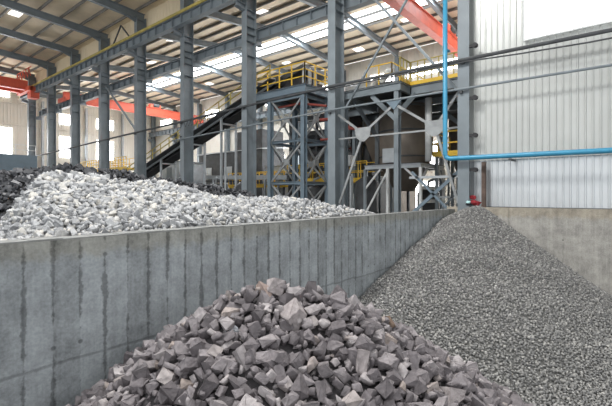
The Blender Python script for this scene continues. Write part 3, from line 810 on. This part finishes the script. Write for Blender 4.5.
# silo on its table
tb = thing('silo_table', (18, 7.9, 0), 'pale grey steel table frame with white legs under the brown silo', 'support frame')
e = MB(); X0, X1, Y0, Y1 = 18.0, 20.9, 7.9, 10.9
for p, q in (((X0, Y0), (X0, Y1)), ((X0, Y0), (X1, Y0)), ((X1, Y0), (X1, Y1)), ((X0, Y1), (X1, Y1))): e.ibeam((*p, 5.4), (*q, 5.4), 0.14, 0.2, 0.02)
e.build('top_frame', 'palesteel', tb)
MB().box(X0, X1, Y0, Y1, 5.5, 5.54).build('top_plate', 'darksteel', tb)
for (x, y, m) in ((X0, Y0, 'whitesteel'), (X0, Y1, 'steel'), (X1, Y0, 'whitesteel'), (X1, Y1, 'steel'), (X0, 9.6, 'whitesteel')):
    MB().bar((x, y, 0), (x, y, 5.3), 0.13, 0.13).build('leg', m, tb)
for p, q in (((X0, Y0, 4.6), (X0, 8.7, 5.3)), ((X0, Y0, 4.6), (18.8, Y0, 5.3)), ((X0, Y1, 4.3), (X0, 10.0, 5.3)), ((X1, Y0, 4.6), (20.1, Y0, 5.3)), ((X0, 10.9, 3.0), (X0, 9.6, 5.2))):
    MB().bar(p, q, 0.07, 0.09).build('knee_brace', 'whitesteel', tb)
for z in (4.35, 3.7): MB().bar((X0, Y0, z), (X1, Y0, z), 0.1, 0.16).build('tie_beam', 'whitesteel', tb)
si = thing('silo', (19.5, 9.45, 5.54), 'brown grey cylindrical silo standing on the pale steel table', 'silo')
MB().lathe(19.5, 9.45, [(0.5, 4.2), (1.28, 5.56), (1.28, 8.55), (0.3, 8.68)], 32).build('silo_shell', 'tank', si, True)
for z in (5.9, 7.2, 8.4): MB().lathe(19.5, 9.45, [(1.33, z), (1.33, z + 0.07)], 32).build('hoop', 'darksteel', si)
MB().box(18.0, 18.25, 9.1, 9.9, 5.6, 6.3).build('hatch', 'palesteel', si)
tag(MB().tube([(18.55, 7.75, 5.6), (18.55, 7.75, 8.6)], 0.16, 12).build('pale_duct', 'whitesteel', None, True), 'pale vertical duct rising just right of the silo', 'duct')

# small yellow railed platform right of the silo
yp = thing('small_platform', (19.6, 6.5, 0), 'small platform boxed by yellow railing behind the blue pipe', 'platform')
MB().box(19.6, 22, 5.3, 8.0, 5.9, 6.0).build('platform_deck', 'yellow', yp)
railing(yp, [(19.6, 8.0), (19.6, 5.3)], 6.0, 1.1, 0.7, 'yellow', r=0.035)
railing(yp, [(19.6, 8.0), (22, 8.0)], 6.0, 1.1, 0.9, 'yellow', r=0.035)
for (x, y) in ((19.7, 7.8), (19.7, 5.5), (21.9, 7.8), (21.9, 5.5)): MB().bar((x, y, 0), (x, y, 5.9), 0.14, 0.14).build('leg', 'steel', yp)
for z in (3.9, 4.9): MB().bar((19.7, 7.8, z), (19.7, 5.5, z), 0.08, 0.1).build('tie_beam', 'palesteel', yp)
MB().bar((19.7, 7.8, 3.0), (19.7, 5.5, 5.7), 0.08, 0.1).build('cross_brace', 'steel', yp)
MB().box(20.2, 21.2, 5.8, 6.9, 6.0, 7.6).build('machine_box', 'darksteel', yp)

# low walkways with yellow rails
def walkway(x0, x1, y0, y1, z, label, mat='yellow'):
    t = thing('railed_walkway', (x0, y0, 0), label, 'walkway')
    MB().box(x0, x1, y0, y1, z - 0.12, z).build('walkway_deck', 'yellow', t)
    railing(t, [(x0, y1), (x0, y0)], z, 1.1, 0.55, mat, r=0.025)
    railing(t, [(x1, y1), (x1, y0)], z, 1.1, 1.1, mat, r=0.025)
    for x in (x0 + .08, x1 - .08):
        k = max(1, int((y1 - y0) / 3))
        for i in range(k + 1): y = y0 + 0.1 + (y1 - y0 - 0.2) * i / k; MB().bar((x, y, 0), (x, y, z - .12), 0.12, 0.12).build('leg', 'darksteel', t)
    return t
walkway(20.0, 21.2, 12.0, 14.3, 4.85, 'yellow railed walkway low between the tower and the silo')
walkway(21.0, 22.2, 15.6, 19.0, 4.95, 'yellow railed walkway seen through the legs of the tower')
walkway(22.4, 23.6, 20.6, 27.0, 4.72, 'yellow railed walkway with orange edge under the climbing conveyor')
walkway(19.0, 20.4, 38.0, 50.0, 6.6, 'distant yellow railed walkway behind the dark stones in the far hall')

# machinery under the platforms, with dark bodies added to stand in for shade
bm_ = thing('dark_fill_drum', (24, 14, 0), 'large dark drum added to darken the shaded mill behind the tower', 'machine')  # added drum, its dark body stands for the shade behind the tower
MB().tube([(23.8, 18.4, 6.3), (23.8, 13.2, 6.3)], 1.5, 28).build('fill_drum_body', 'darksteel', bm_, True)
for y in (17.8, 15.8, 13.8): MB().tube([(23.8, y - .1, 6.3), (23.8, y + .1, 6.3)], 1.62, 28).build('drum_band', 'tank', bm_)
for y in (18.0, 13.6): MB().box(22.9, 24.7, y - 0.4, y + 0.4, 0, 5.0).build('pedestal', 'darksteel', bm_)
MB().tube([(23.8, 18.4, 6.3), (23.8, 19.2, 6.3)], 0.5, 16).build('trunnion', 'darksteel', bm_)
hp = thing('dark_fill_bin', (22.5, 11, 0), 'dark square body added to deepen the shade under the large platform beside the silo', 'dark_fill_bin')  # added dark filler where the platform throws shade
MB().add([(21.6, 11.4, 8.5), (24.4, 11.4, 8.5), (24.4, 13.6, 8.5), (21.6, 13.6, 8.5), (22.7, 12.2, 5.2), (23.3, 12.2, 5.2), (23.3, 12.8, 5.2), (22.7, 12.8, 5.2)],
         [(0, 1, 2, 3), (4, 7, 6, 5), (0, 4, 5, 1), (1, 5, 6, 2), (2, 6, 7, 3), (3, 7, 4, 0)]).build('fill_bin_body', 'tank', hp)
for (x, y) in ((21.7, 11.5), (24.3, 11.5), (21.7, 13.5), (24.3, 13.5)): MB().bar((x, y, 0), (x, y, 8.5), 0.16, 0.16).build('leg', 'darksteel', hp)
cy = thing('cyclone', (22.6, 7.2, 0), 'dark cyclone separator under the large platform, right of the silo', 'machine')
MB().lathe(23.4, 7.6, [(0.2, 4.6), (0.9, 6.4), (0.9, 8.5), (0.4, 8.7)], 20).build('cyclone_body', 'tank', cy, True)
for (x, y) in ((22.7, 6.9), (24.1, 6.9), (22.7, 8.3), (24.1, 8.3)): MB().bar((x, y, 0), (x, y, 6.5), 0.1, 0.1).build('leg', 'steel', cy)
rp = thing('dull_red_pipe', (19, 12.5, 7.5), 'dull red pipework bending under the platform right of the tower', 'pipe')
MB().tube([(18.4, 14.1, 8.3), (18.4, 12.6, 8.2), (18.4, 12.1, 7.6), (18.4, 11.4, 7.5)], 0.09, 10).build('pipe_run', 'rustred', rp)
MB().tube([(18.7, 14.3, 7.2), (18.7, 12.9, 7.2), (18.7, 12.5, 6.8), (18.7, 12.5, 5.4)], 0.07, 10).build('pipe_run', 'rustred', rp)
MB().tube([(17.9, 17.9, 9.3), (17.9, 15.2, 9.3), (17.9, 13.3, 8.9)], 0.07, 10).build('pipe_run', 'rustred', rp)
wc = thing('white_cabinet', (19.5, 13.0, 0), 'small white cabinet above the low yellow walkway right of the tower', 'cabinet')
MB().box(19.2, 19.7, 12.55, 13.25, 5.65, 6.25).build('cabinet_body', 'whitesteel', wc)
MB().box(19.17, 19.2, 12.6, 13.2, 5.70, 6.20).build('door', 'whitesteel', wc)
MB().bar((19.45, 12.9, 0), (19.45, 12.9, 5.65), 0.12, 0.12).build('stand', 'darksteel', wc)
for i, (x, y, z, lab) in enumerate(((16.9, 18.6, 8.8, 'thin pale standpipe just left of the tower'), (17.4, 21.3, 8.4, 'thin pale standpipe between the tower and the third column'),
                                   (19.4, 12.6, 5.2, 'thin pale standpipe under the left end of the large platform'), (18.2, 11.9, 5.0, 'short pale standpipe left of the silo table'))):
    tag(MB().tube([(x, y, 0), (x, y, z)], 0.07, 10).build('standpipe', 'palesteel'), lab, 'pipe')
# motors and tanks low down
for i, (x, y, h, lab) in enumerate(((20.2, 16.0, 4.6, 'dark upright tank inside the foot of the tower'), (19.0, 11.4, 5.0, 'dark upright tank left of the silo table'), (22.0, 9.2, 4.4, 'dark upright tank behind the silo table'),
                                   (19.5, 22.0, 4.9, 'dark upright tank below the climbing conveyor'), (20.4, 26.5, 4.9, 'dark upright tank furthest down the climbing conveyor'))):
    t = thing('upright_tank', (x, y, 0), lab, 'tank', 'dark upright tanks of the mill')
    MB().lathe(x, y, [(0.62, 0), (0.62, h - 0.3), (0.2, h)], 20).build('tank_body', 'darksteel', t, True)
    MB().tube([(x, y, h), (x, y, h + 0.35), (x, y - 0.4, h + 0.5)], 0.08, 8).build('outlet_pipe', 'palesteel', t)
rk = thing('pipe_rack', (22, 17, 0), 'dark crowded rack of beams and pipes seen through the tower', 'pipe rack')
for x in (21.8, 23.0):
    for y in (14.9, 17.0, 19.4): MB().bar((x, y, 0), (x, y, 9.4), 0.16, 0.16).build('post', 'darksteel', rk)
for z in (5.6, 6.9, 8.2, 9.3):
    for x in (21.8, 23.0): MB().bar((x, 14.8, z), (x, 19.5, z), 0.14, 0.2).build('beam', 'darksteel', rk)
    for k in range(3): MB().tube([(22.1 + k * .3, 14.6, z + .2), (22.1 + k * .3, 19.7, z + .2)], 0.08 + 0.03 * k, 8).build('rack_pipe', ('darksteel', 'rustred', 'steel')[k], rk)
MB().box(21.9, 22.9, 15.2, 18.9, 7.3, 7.9).build('cable_tray', 'black', rk)
mh = thing('dark_fill_house', (26, 31, 0), 'long dark block added to darken the hall under the climbing conveyor', 'dark_fill')  # added dark mass that darkens the view below the conveyor
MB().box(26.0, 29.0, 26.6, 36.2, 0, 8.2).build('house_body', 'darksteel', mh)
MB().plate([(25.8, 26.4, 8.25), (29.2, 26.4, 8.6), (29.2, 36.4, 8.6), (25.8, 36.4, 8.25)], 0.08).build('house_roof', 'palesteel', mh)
MB().box(26.2, 29.0, 26.8, 30.6, 8.2, 10.1).build('dark_fill_top', 'darksteel', mh)  # taller box added to carry the darkness higher
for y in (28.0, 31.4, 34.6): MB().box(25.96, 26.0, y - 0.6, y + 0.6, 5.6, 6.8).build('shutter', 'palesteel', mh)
tk = thing('dark_fill_block', (25.5, 21, 0), 'dark block added to darken the hall behind the upper end of the climbing conveyor', 'dark_fill')  # dark box added to cover the bright wall behind the conveyor
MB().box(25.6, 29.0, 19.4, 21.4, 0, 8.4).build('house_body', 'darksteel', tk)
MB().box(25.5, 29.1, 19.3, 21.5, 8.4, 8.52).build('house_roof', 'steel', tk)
lp = thing('deep_dark_fill', (26, 10, 0), 'dark block added to darken the mill interior deep behind the silo', 'dark_fill')  # added dark backing for the shaded mill interior
MB().box(27.0, 30.5, 13.8, 19.0, 0, 8.6).build('deep_fill_body', 'tank', lp)
MB().box(26.9, 30.6, 13.7, 19.1, 8.6, 8.75).build('deep_fill_roof', 'darksteel', lp)
# steps and pale units further down the hall
for i, (x, y, z, lab) in enumerate(((20.5, 33.0, 6.9, 'pale grey equipment cabin behind the foot of the climbing conveyor'), (25.0, 23.5, 6.4, 'pale grey equipment cabin seen under the climbing conveyor'))):
    t = thing('equipment_cabin', (x, y, 0), lab, 'cabin')
    MB().box(x, x + 2.6, y - 1.6, y + 1.6, 0, z).build('cabin_body', 'palesteel', t)
    MB().box(x - 0.1, x + 2.7, y - 1.7, y + 1.7, z, z + 0.1).build('cabin_roof', 'steel', t)
    MB().box(x - 0.03, x, y - 0.4, y + 0.4, z - 2.4, z - 0.4).build('door', 'steel', t)
# grey tank house at the far left with white handrail
gh = thing('grey_partition', (12, 46, 0), 'plain grey block like partition with a white handrail at the far left', 'partition')
MB().box(3.0, 14.3, 47.0, 48.4, 0, 7.95).build('partition_body', 'bluesteel', gh)
railing(gh, [(10.8, 47.1), (14.2, 47.1)], 7.95, 1.0, 1.7, 'whitesteel', r=0.03, toe=False)

# ================================================================== HEAPS
def vset(n, sub, cuts, seed, noise, lo=0.5, hi=0.85):
    r = np.random.default_rng(seed); return [rock_verts(sub, cuts, r, noise, lo, hi) for _ in range(n)]
rh = np.random.default_rng(77)
HI = [hull_rock(rh, 11, 0.045, sub=2) for _ in range(20)]
MID = [hull_rock(rh, 10, 0.05) for _ in range(10)]
LOW = [hull_rock(rh, 9, 0.0) for _ in range(10)]
TINY = vset(8, 1, 3, 24, 0.10, 0.6, 0.9)

# foreground heap
A0 = spot(234, 297, 5.0); A = spot(262, 287, 5.0); B = spot(330, 291, 5.1); C = spot(376, 309, 5.2)
fore = ridge_field([A0, A, B, C], 0.70, 0.66, 0.68, 0.70)
def rough(fn, amp, sc, seed):
    r = np.random.default_rng(seed); ph = r.uniform(0, 6.28, (6, 3)); k = r.normal(size=(6, 2)) * sc
    def g(X, Y):
        z = fn(X, Y)
        for i in range(6): z = z + amp / 3 * np.sin(k[i, 0] * X + k[i, 1] * Y + ph[i, 0])
        return z
    return g
fore_r = rough(fore, 0.07, 2.6, 5)
# gravel heap
GA = np.array([15.1, 4.5]); GZ = 3.56
def gravel_fn(X, Y):
    dx = np.abs(X - GA[0]); dy = np.abs(Y - GA[1])
    ky = np.where(Y < GA[1], 0.72, 0.5)
    r = np.sqrt((0.33 * dx) ** 2 + (ky * dy) ** 2 + 0.03) - 0.17
    z = GZ - r
    low = 0.32 + 0.10 * np.sin(X * 1.3 + 1) * np.sin(Y * 1.1)
    z = np.logaddexp(z * 5, low * 5) / 5
    return z
gravel_r = rough(gravel_fn, 0.035, 2.0, 6)
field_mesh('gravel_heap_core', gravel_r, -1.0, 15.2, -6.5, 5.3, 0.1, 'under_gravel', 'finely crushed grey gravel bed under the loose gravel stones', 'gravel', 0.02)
rg = np.random.default_rng(31)
gp = scatter(gravel_r, 2.5, 15.15, -6.4, 5.28, 0.045, rg)
px, py, d = project(gp)
hid = fore(gp[:, 0], gp[:, 1]) > gp[:, 2] + 0.1
k = (~hid) & (d > 4) & (px > -80) & (px < 700) & (py < 470)
gp = gp[k]
gs = rg.uniform(0.018, 0.040, len(gp))[:, None] * rg.uniform(0.6, 1.1, (len(gp), 3))
gp[:, 2] += rg.uniform(-0.004, 0.02, len(gp))
mass_mesh('gravel_heap', TINY, gp, gs, rg, MAT['gravel'], 'large slope of crushed grey gravel piled against the rear concrete wall', 'gravel')

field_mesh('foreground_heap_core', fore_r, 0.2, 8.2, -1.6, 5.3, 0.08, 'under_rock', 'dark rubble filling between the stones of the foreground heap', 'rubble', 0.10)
rf = np.random.default_rng(41)
kf = lambda P: (P[:, 1] < 5.22) & (P[:, 0] > 0.2)
P1 = scatter(fore_r, 0.3, 8.0, -1.5, 5.25, 0.100, rf, kf, 0.45)
z1 = rf.lognormal(math.log(0.069), 0.34, len(P1)).clip(0.035, 0.125); P1[:, 2] += rf.uniform(-0.05, 0.03, len(P1))
P2 = scatter(fore_r, 0.3, 8.0, -1.5, 5.25, 0.08, rf, kf, 0.5)
z2 = rf.uniform(0.022, 0.045, len(P2)); P2[:, 2] += rf.uniform(-0.12, -0.02, len(P2))
PF = np.concatenate([P1, P2]); ZF = np.concatenate([z1, z2])
def above_gravel(P): return P[:, 2] > gravel_fn(P[:, 0], P[:, 1]) - 0.03
m = above_gravel(PF); PF, ZF = PF[m], ZF[m]
def fore_vis(P):        # on the camera's side of the crest
    h = 0.12; g0 = fore(P[:, 0], P[:, 1]); s = np.hypot(P[:, 0], P[:, 1])
    g1 = fore(P[:, 0] * (1 - h / s), P[:, 1] * (1 - h / s)); zl = P[:, 2] + (EYE - P[:, 2]) * h / s
    return g1 < zl + 0.03
place_rocks(PF, ZF, 'broken_rock', HI, MID, MAT['rock'], MAT['rock_i'],
    'purple grey broken rock lying among the others of the foreground heap', 'rock', 'rocks of the foreground heap',
    'the smaller and hidden purple grey rocks of the foreground heap', rf,
    special=((258, 284, 'rock_pink', 'pinkish rock at the very top left of the foreground heap', 19),
             (272, 284, 'rock_light', 'light grey rock on the crest, right beside the pinkish one', 20),
             (320, 336, 'rock_light', 'large flat faced light rock in the middle of the foreground heap', 27),
             (287, 318, 'rock_light', 'large smooth light grey rock high in the foreground heap', 26),
             (231, 343, 'rock_pale', 'small pale bluish rock on the left flank of the foreground heap', 13),
             (235, 312, 'rock_light', 'pale angular slab near the upper left of the foreground heap', 23),
             (398, 325, 'rock_brown', 'brownish orange tinged rock on the right shoulder of the foreground heap', 15),
             (448, 394, 'rock_light', 'long light slab near the bottom right of the foreground heap', 34),
             (360, 363, 'rock_light', 'big knobbly light rock low right of the middle of the heap', 30)), visible=fore_vis)

# white heap behind the wall
WR = [spot(*a) for a in ((48, 177, 7.3), (60, 172, 7.5), (120, 180, 7.8), (168, 183, 8.3), (207, 197, 8.7), (262, 197, 9.3), (325, 201, 10.0), (395, 211, 11.4))]
white0 = ridge_field(WR, 0.36, 0.62, 0.8, 0.5)
def white_fn(X, Y):
    z = white0(X, Y)
    s_ = (Y - 5.6) * 0.30 - (X - 1.15) * 0.954     # how far left of the end of the heap
    z = z - 1.15 * np.maximum(0, s_ + 0.55)
    brim = 3.40 - 0.4 * np.maximum(0, X - 10.0) - 0.55 * np.maximum(0, 0.6 - X) + 0.12 * np.minimum(Y - 5.65, 1.2)
    return np.where(Y < 6.6, np.maximum(z, np.minimum(brim, 3.55)), z)
white_q = rough(white_fn, 0.05, 3.0, 8)
def white_r(X, Y): return np.minimum(white_q(X, Y), 3.44 + 0.8 * np.maximum(0, Y - 5.68))
YB = YW + 0.3
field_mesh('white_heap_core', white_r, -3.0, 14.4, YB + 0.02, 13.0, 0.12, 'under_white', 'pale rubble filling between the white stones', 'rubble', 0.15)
rw = np.random.default_rng(51)
P1 = scatter(white_r, -2.5, 14.2, YB + 0.10, 11.5, 0.07, rw, lambda P: (P[:, 1] > YB + 0.10) & (P[:, 2] > 2.2), 0.48)
z1 = rw.lognormal(math.log(0.050), 0.30, len(P1)).clip(0.025, 0.085); P1[:, 2] += rw.uniform(-0.05, 0.02, len(P1))
Pb = scatter(white_r, -2.5, 12.0, YB + 0.07, YB + 2.6, 0.055, rw, lambda P: (P[:, 1] > YB + 0.06) & (P[:, 2] > 3.0), 0.48)
Pb[:, 2] -= rw.uniform(0.0, 0.14, len(Pb)); zb = rw.uniform(0.035, 0.06, len(Pb))
P1 = np.concatenate([P1, Pb]); z1 = np.concatenate([z1, zb])
def white_vis(P):
    px, py, d = project(P); wy = 195 + 405 * 0.53 * (P[:, 1] / YB) / np.maximum(d, .1)
    front = P[:, 1] < 9.2
    # below the brim line of the concrete wall nothing shows
    zl = EYE + (P[:, 2] - EYE) * (YW / P[:, 1])
    return (zl > 3.44) & front
place_rocks(P1, z1, 'white_stone', MID, LOW, MAT['white'], MAT['white_i'],
    'whitish broken stone near the front of the white heap behind the concrete wall', 'stone', 'front stones of the white heap',
    'the mass of whitish broken stones heaped behind the concrete wall', rw, visible=white_vis)

# dark heap further back
DR = [spot(*a) for a in ((-60, 174, 11), (0, 171, 12), (58, 164, 13), (112, 169, 14), (165, 178, 15), (205, 185, 15.6), (245, 192, 15.8))]
dark_fn = ridge_field(DR, 0.48, 0.6, 0.7)
dark_r = rough(dark_fn, 0.10, 1.8, 9)
field_mesh('dark_heap_core', dark_r, -6.0, 14.9, 8.0, 22.0, 0.2, 'under_coal', 'black rubble filling between the dark stones', 'rubble', 0.12)
rd = np.random.default_rng(61)
P1 = scatter(dark_r, -6.0, 14.6, 8.5, 20.0, 0.135, rd, lambda P: (P[:, 2] > 2.8) & (P[:, 2] > white_fn(P[:, 0], P[:, 1])), 0.48)
z1 = rd.lognormal(math.log(0.075), 0.3, len(P1)).clip(0.04, 0.14)
def dark_vis(P):
    h = 0.4; s = np.hypot(P[:, 0], P[:, 1]); ok = np.ones(len(P), bool)
    for i in range(1, 22):
        f = np.maximum(0.3, 1 - h * i / s); x, y = P[:, 0] * f, P[:, 1] * f; zl = P[:, 2] + (EYE - P[:, 2]) * (1 - f)
        ok &= (zl > dark_fn(x, y) - 0.05) & (zl > white_fn(x, y) + 0.02)
    zl = EYE + (P[:, 2] - EYE) * (YW / P[:, 1])
    return ok & (zl > 3.5)
place_rocks(P1, z1, 'dark_stone', LOW, LOW, MAT['coal'], MAT['coal_i'],
    'dark broken stone on the dark heap behind the white stones', 'stone', 'visible stones of the dark heap',
    'the mass of dark broken stones behind the white heap', rd, visible=dark_vis)

# ================================================================== LIGHT
W = bpy.data.worlds.new('overcast_sky'); S.world = W; W.use_nodes = True
bg = W.node_tree.nodes['Background']; bg.inputs['Color'].default_value = (0.97, 0.985, 1.0, 1); bg.inputs['Strength'].default_value = 1.2
def area(name, loc, rot, sx, sy, e, col=(1, 1, 1)):
    l = bpy.data.lights.new(name, 'AREA'); l.shape = 'RECTANGLE'; l.size = sx; l.size_y = sy; l.energy = e; l.color = col
    o = bpy.data.objects.new(name, l); o.location = loc; o.rotation_euler = rot; COL.objects.link(o)
    return tag(o, None)
area('skylight_light', (26.4, 28, 17.4), (0, 0, 0), 1.6, 44, 4000, (0.93, 0.96, 1.0))
area('far_window_light', (34.0, 29, 7.6), (0, math.radians(90), 0), 3.0, 50, 3000)
area('end_window_light', (12.5, 59.2, 10.6), (math.radians(-90), 0, 0), 8, 3.0, 900)
area('end_window_light', (24, 59.2, 10.6), (math.radians(-90), 0, 0), 8, 3.0, 700)
area('skylight_light_near', (4.0, 8, 18.0), (0, 0, 0), 3, 6, 3000, (1.0, 0.98, 0.95))

cam = bpy.data.cameras.new('camera'); co = bpy.data.objects.new('camera', cam); COL.objects.link(co)
co.location = (0, 0, EYE); co.rotation_euler = (math.radians(90), 0, math.radians(-50.5))
cam.sensor_width = 36; cam.lens = 405 / 612 * 36; cam.shift_y = -8 / 612; cam.clip_end = 300
S.camera = co
S.view_settings.view_transform = 'Standard'; S.view_settings.look = 'None'; S.view_settings.gamma = 1.0
S.view_settings.use_curve_mapping = False; S.view_settings.exposure = 0.0
S.cycles.use_denoising = True
S.cycles.max_bounces = 8; S.cycles.diffuse_bounces = 4
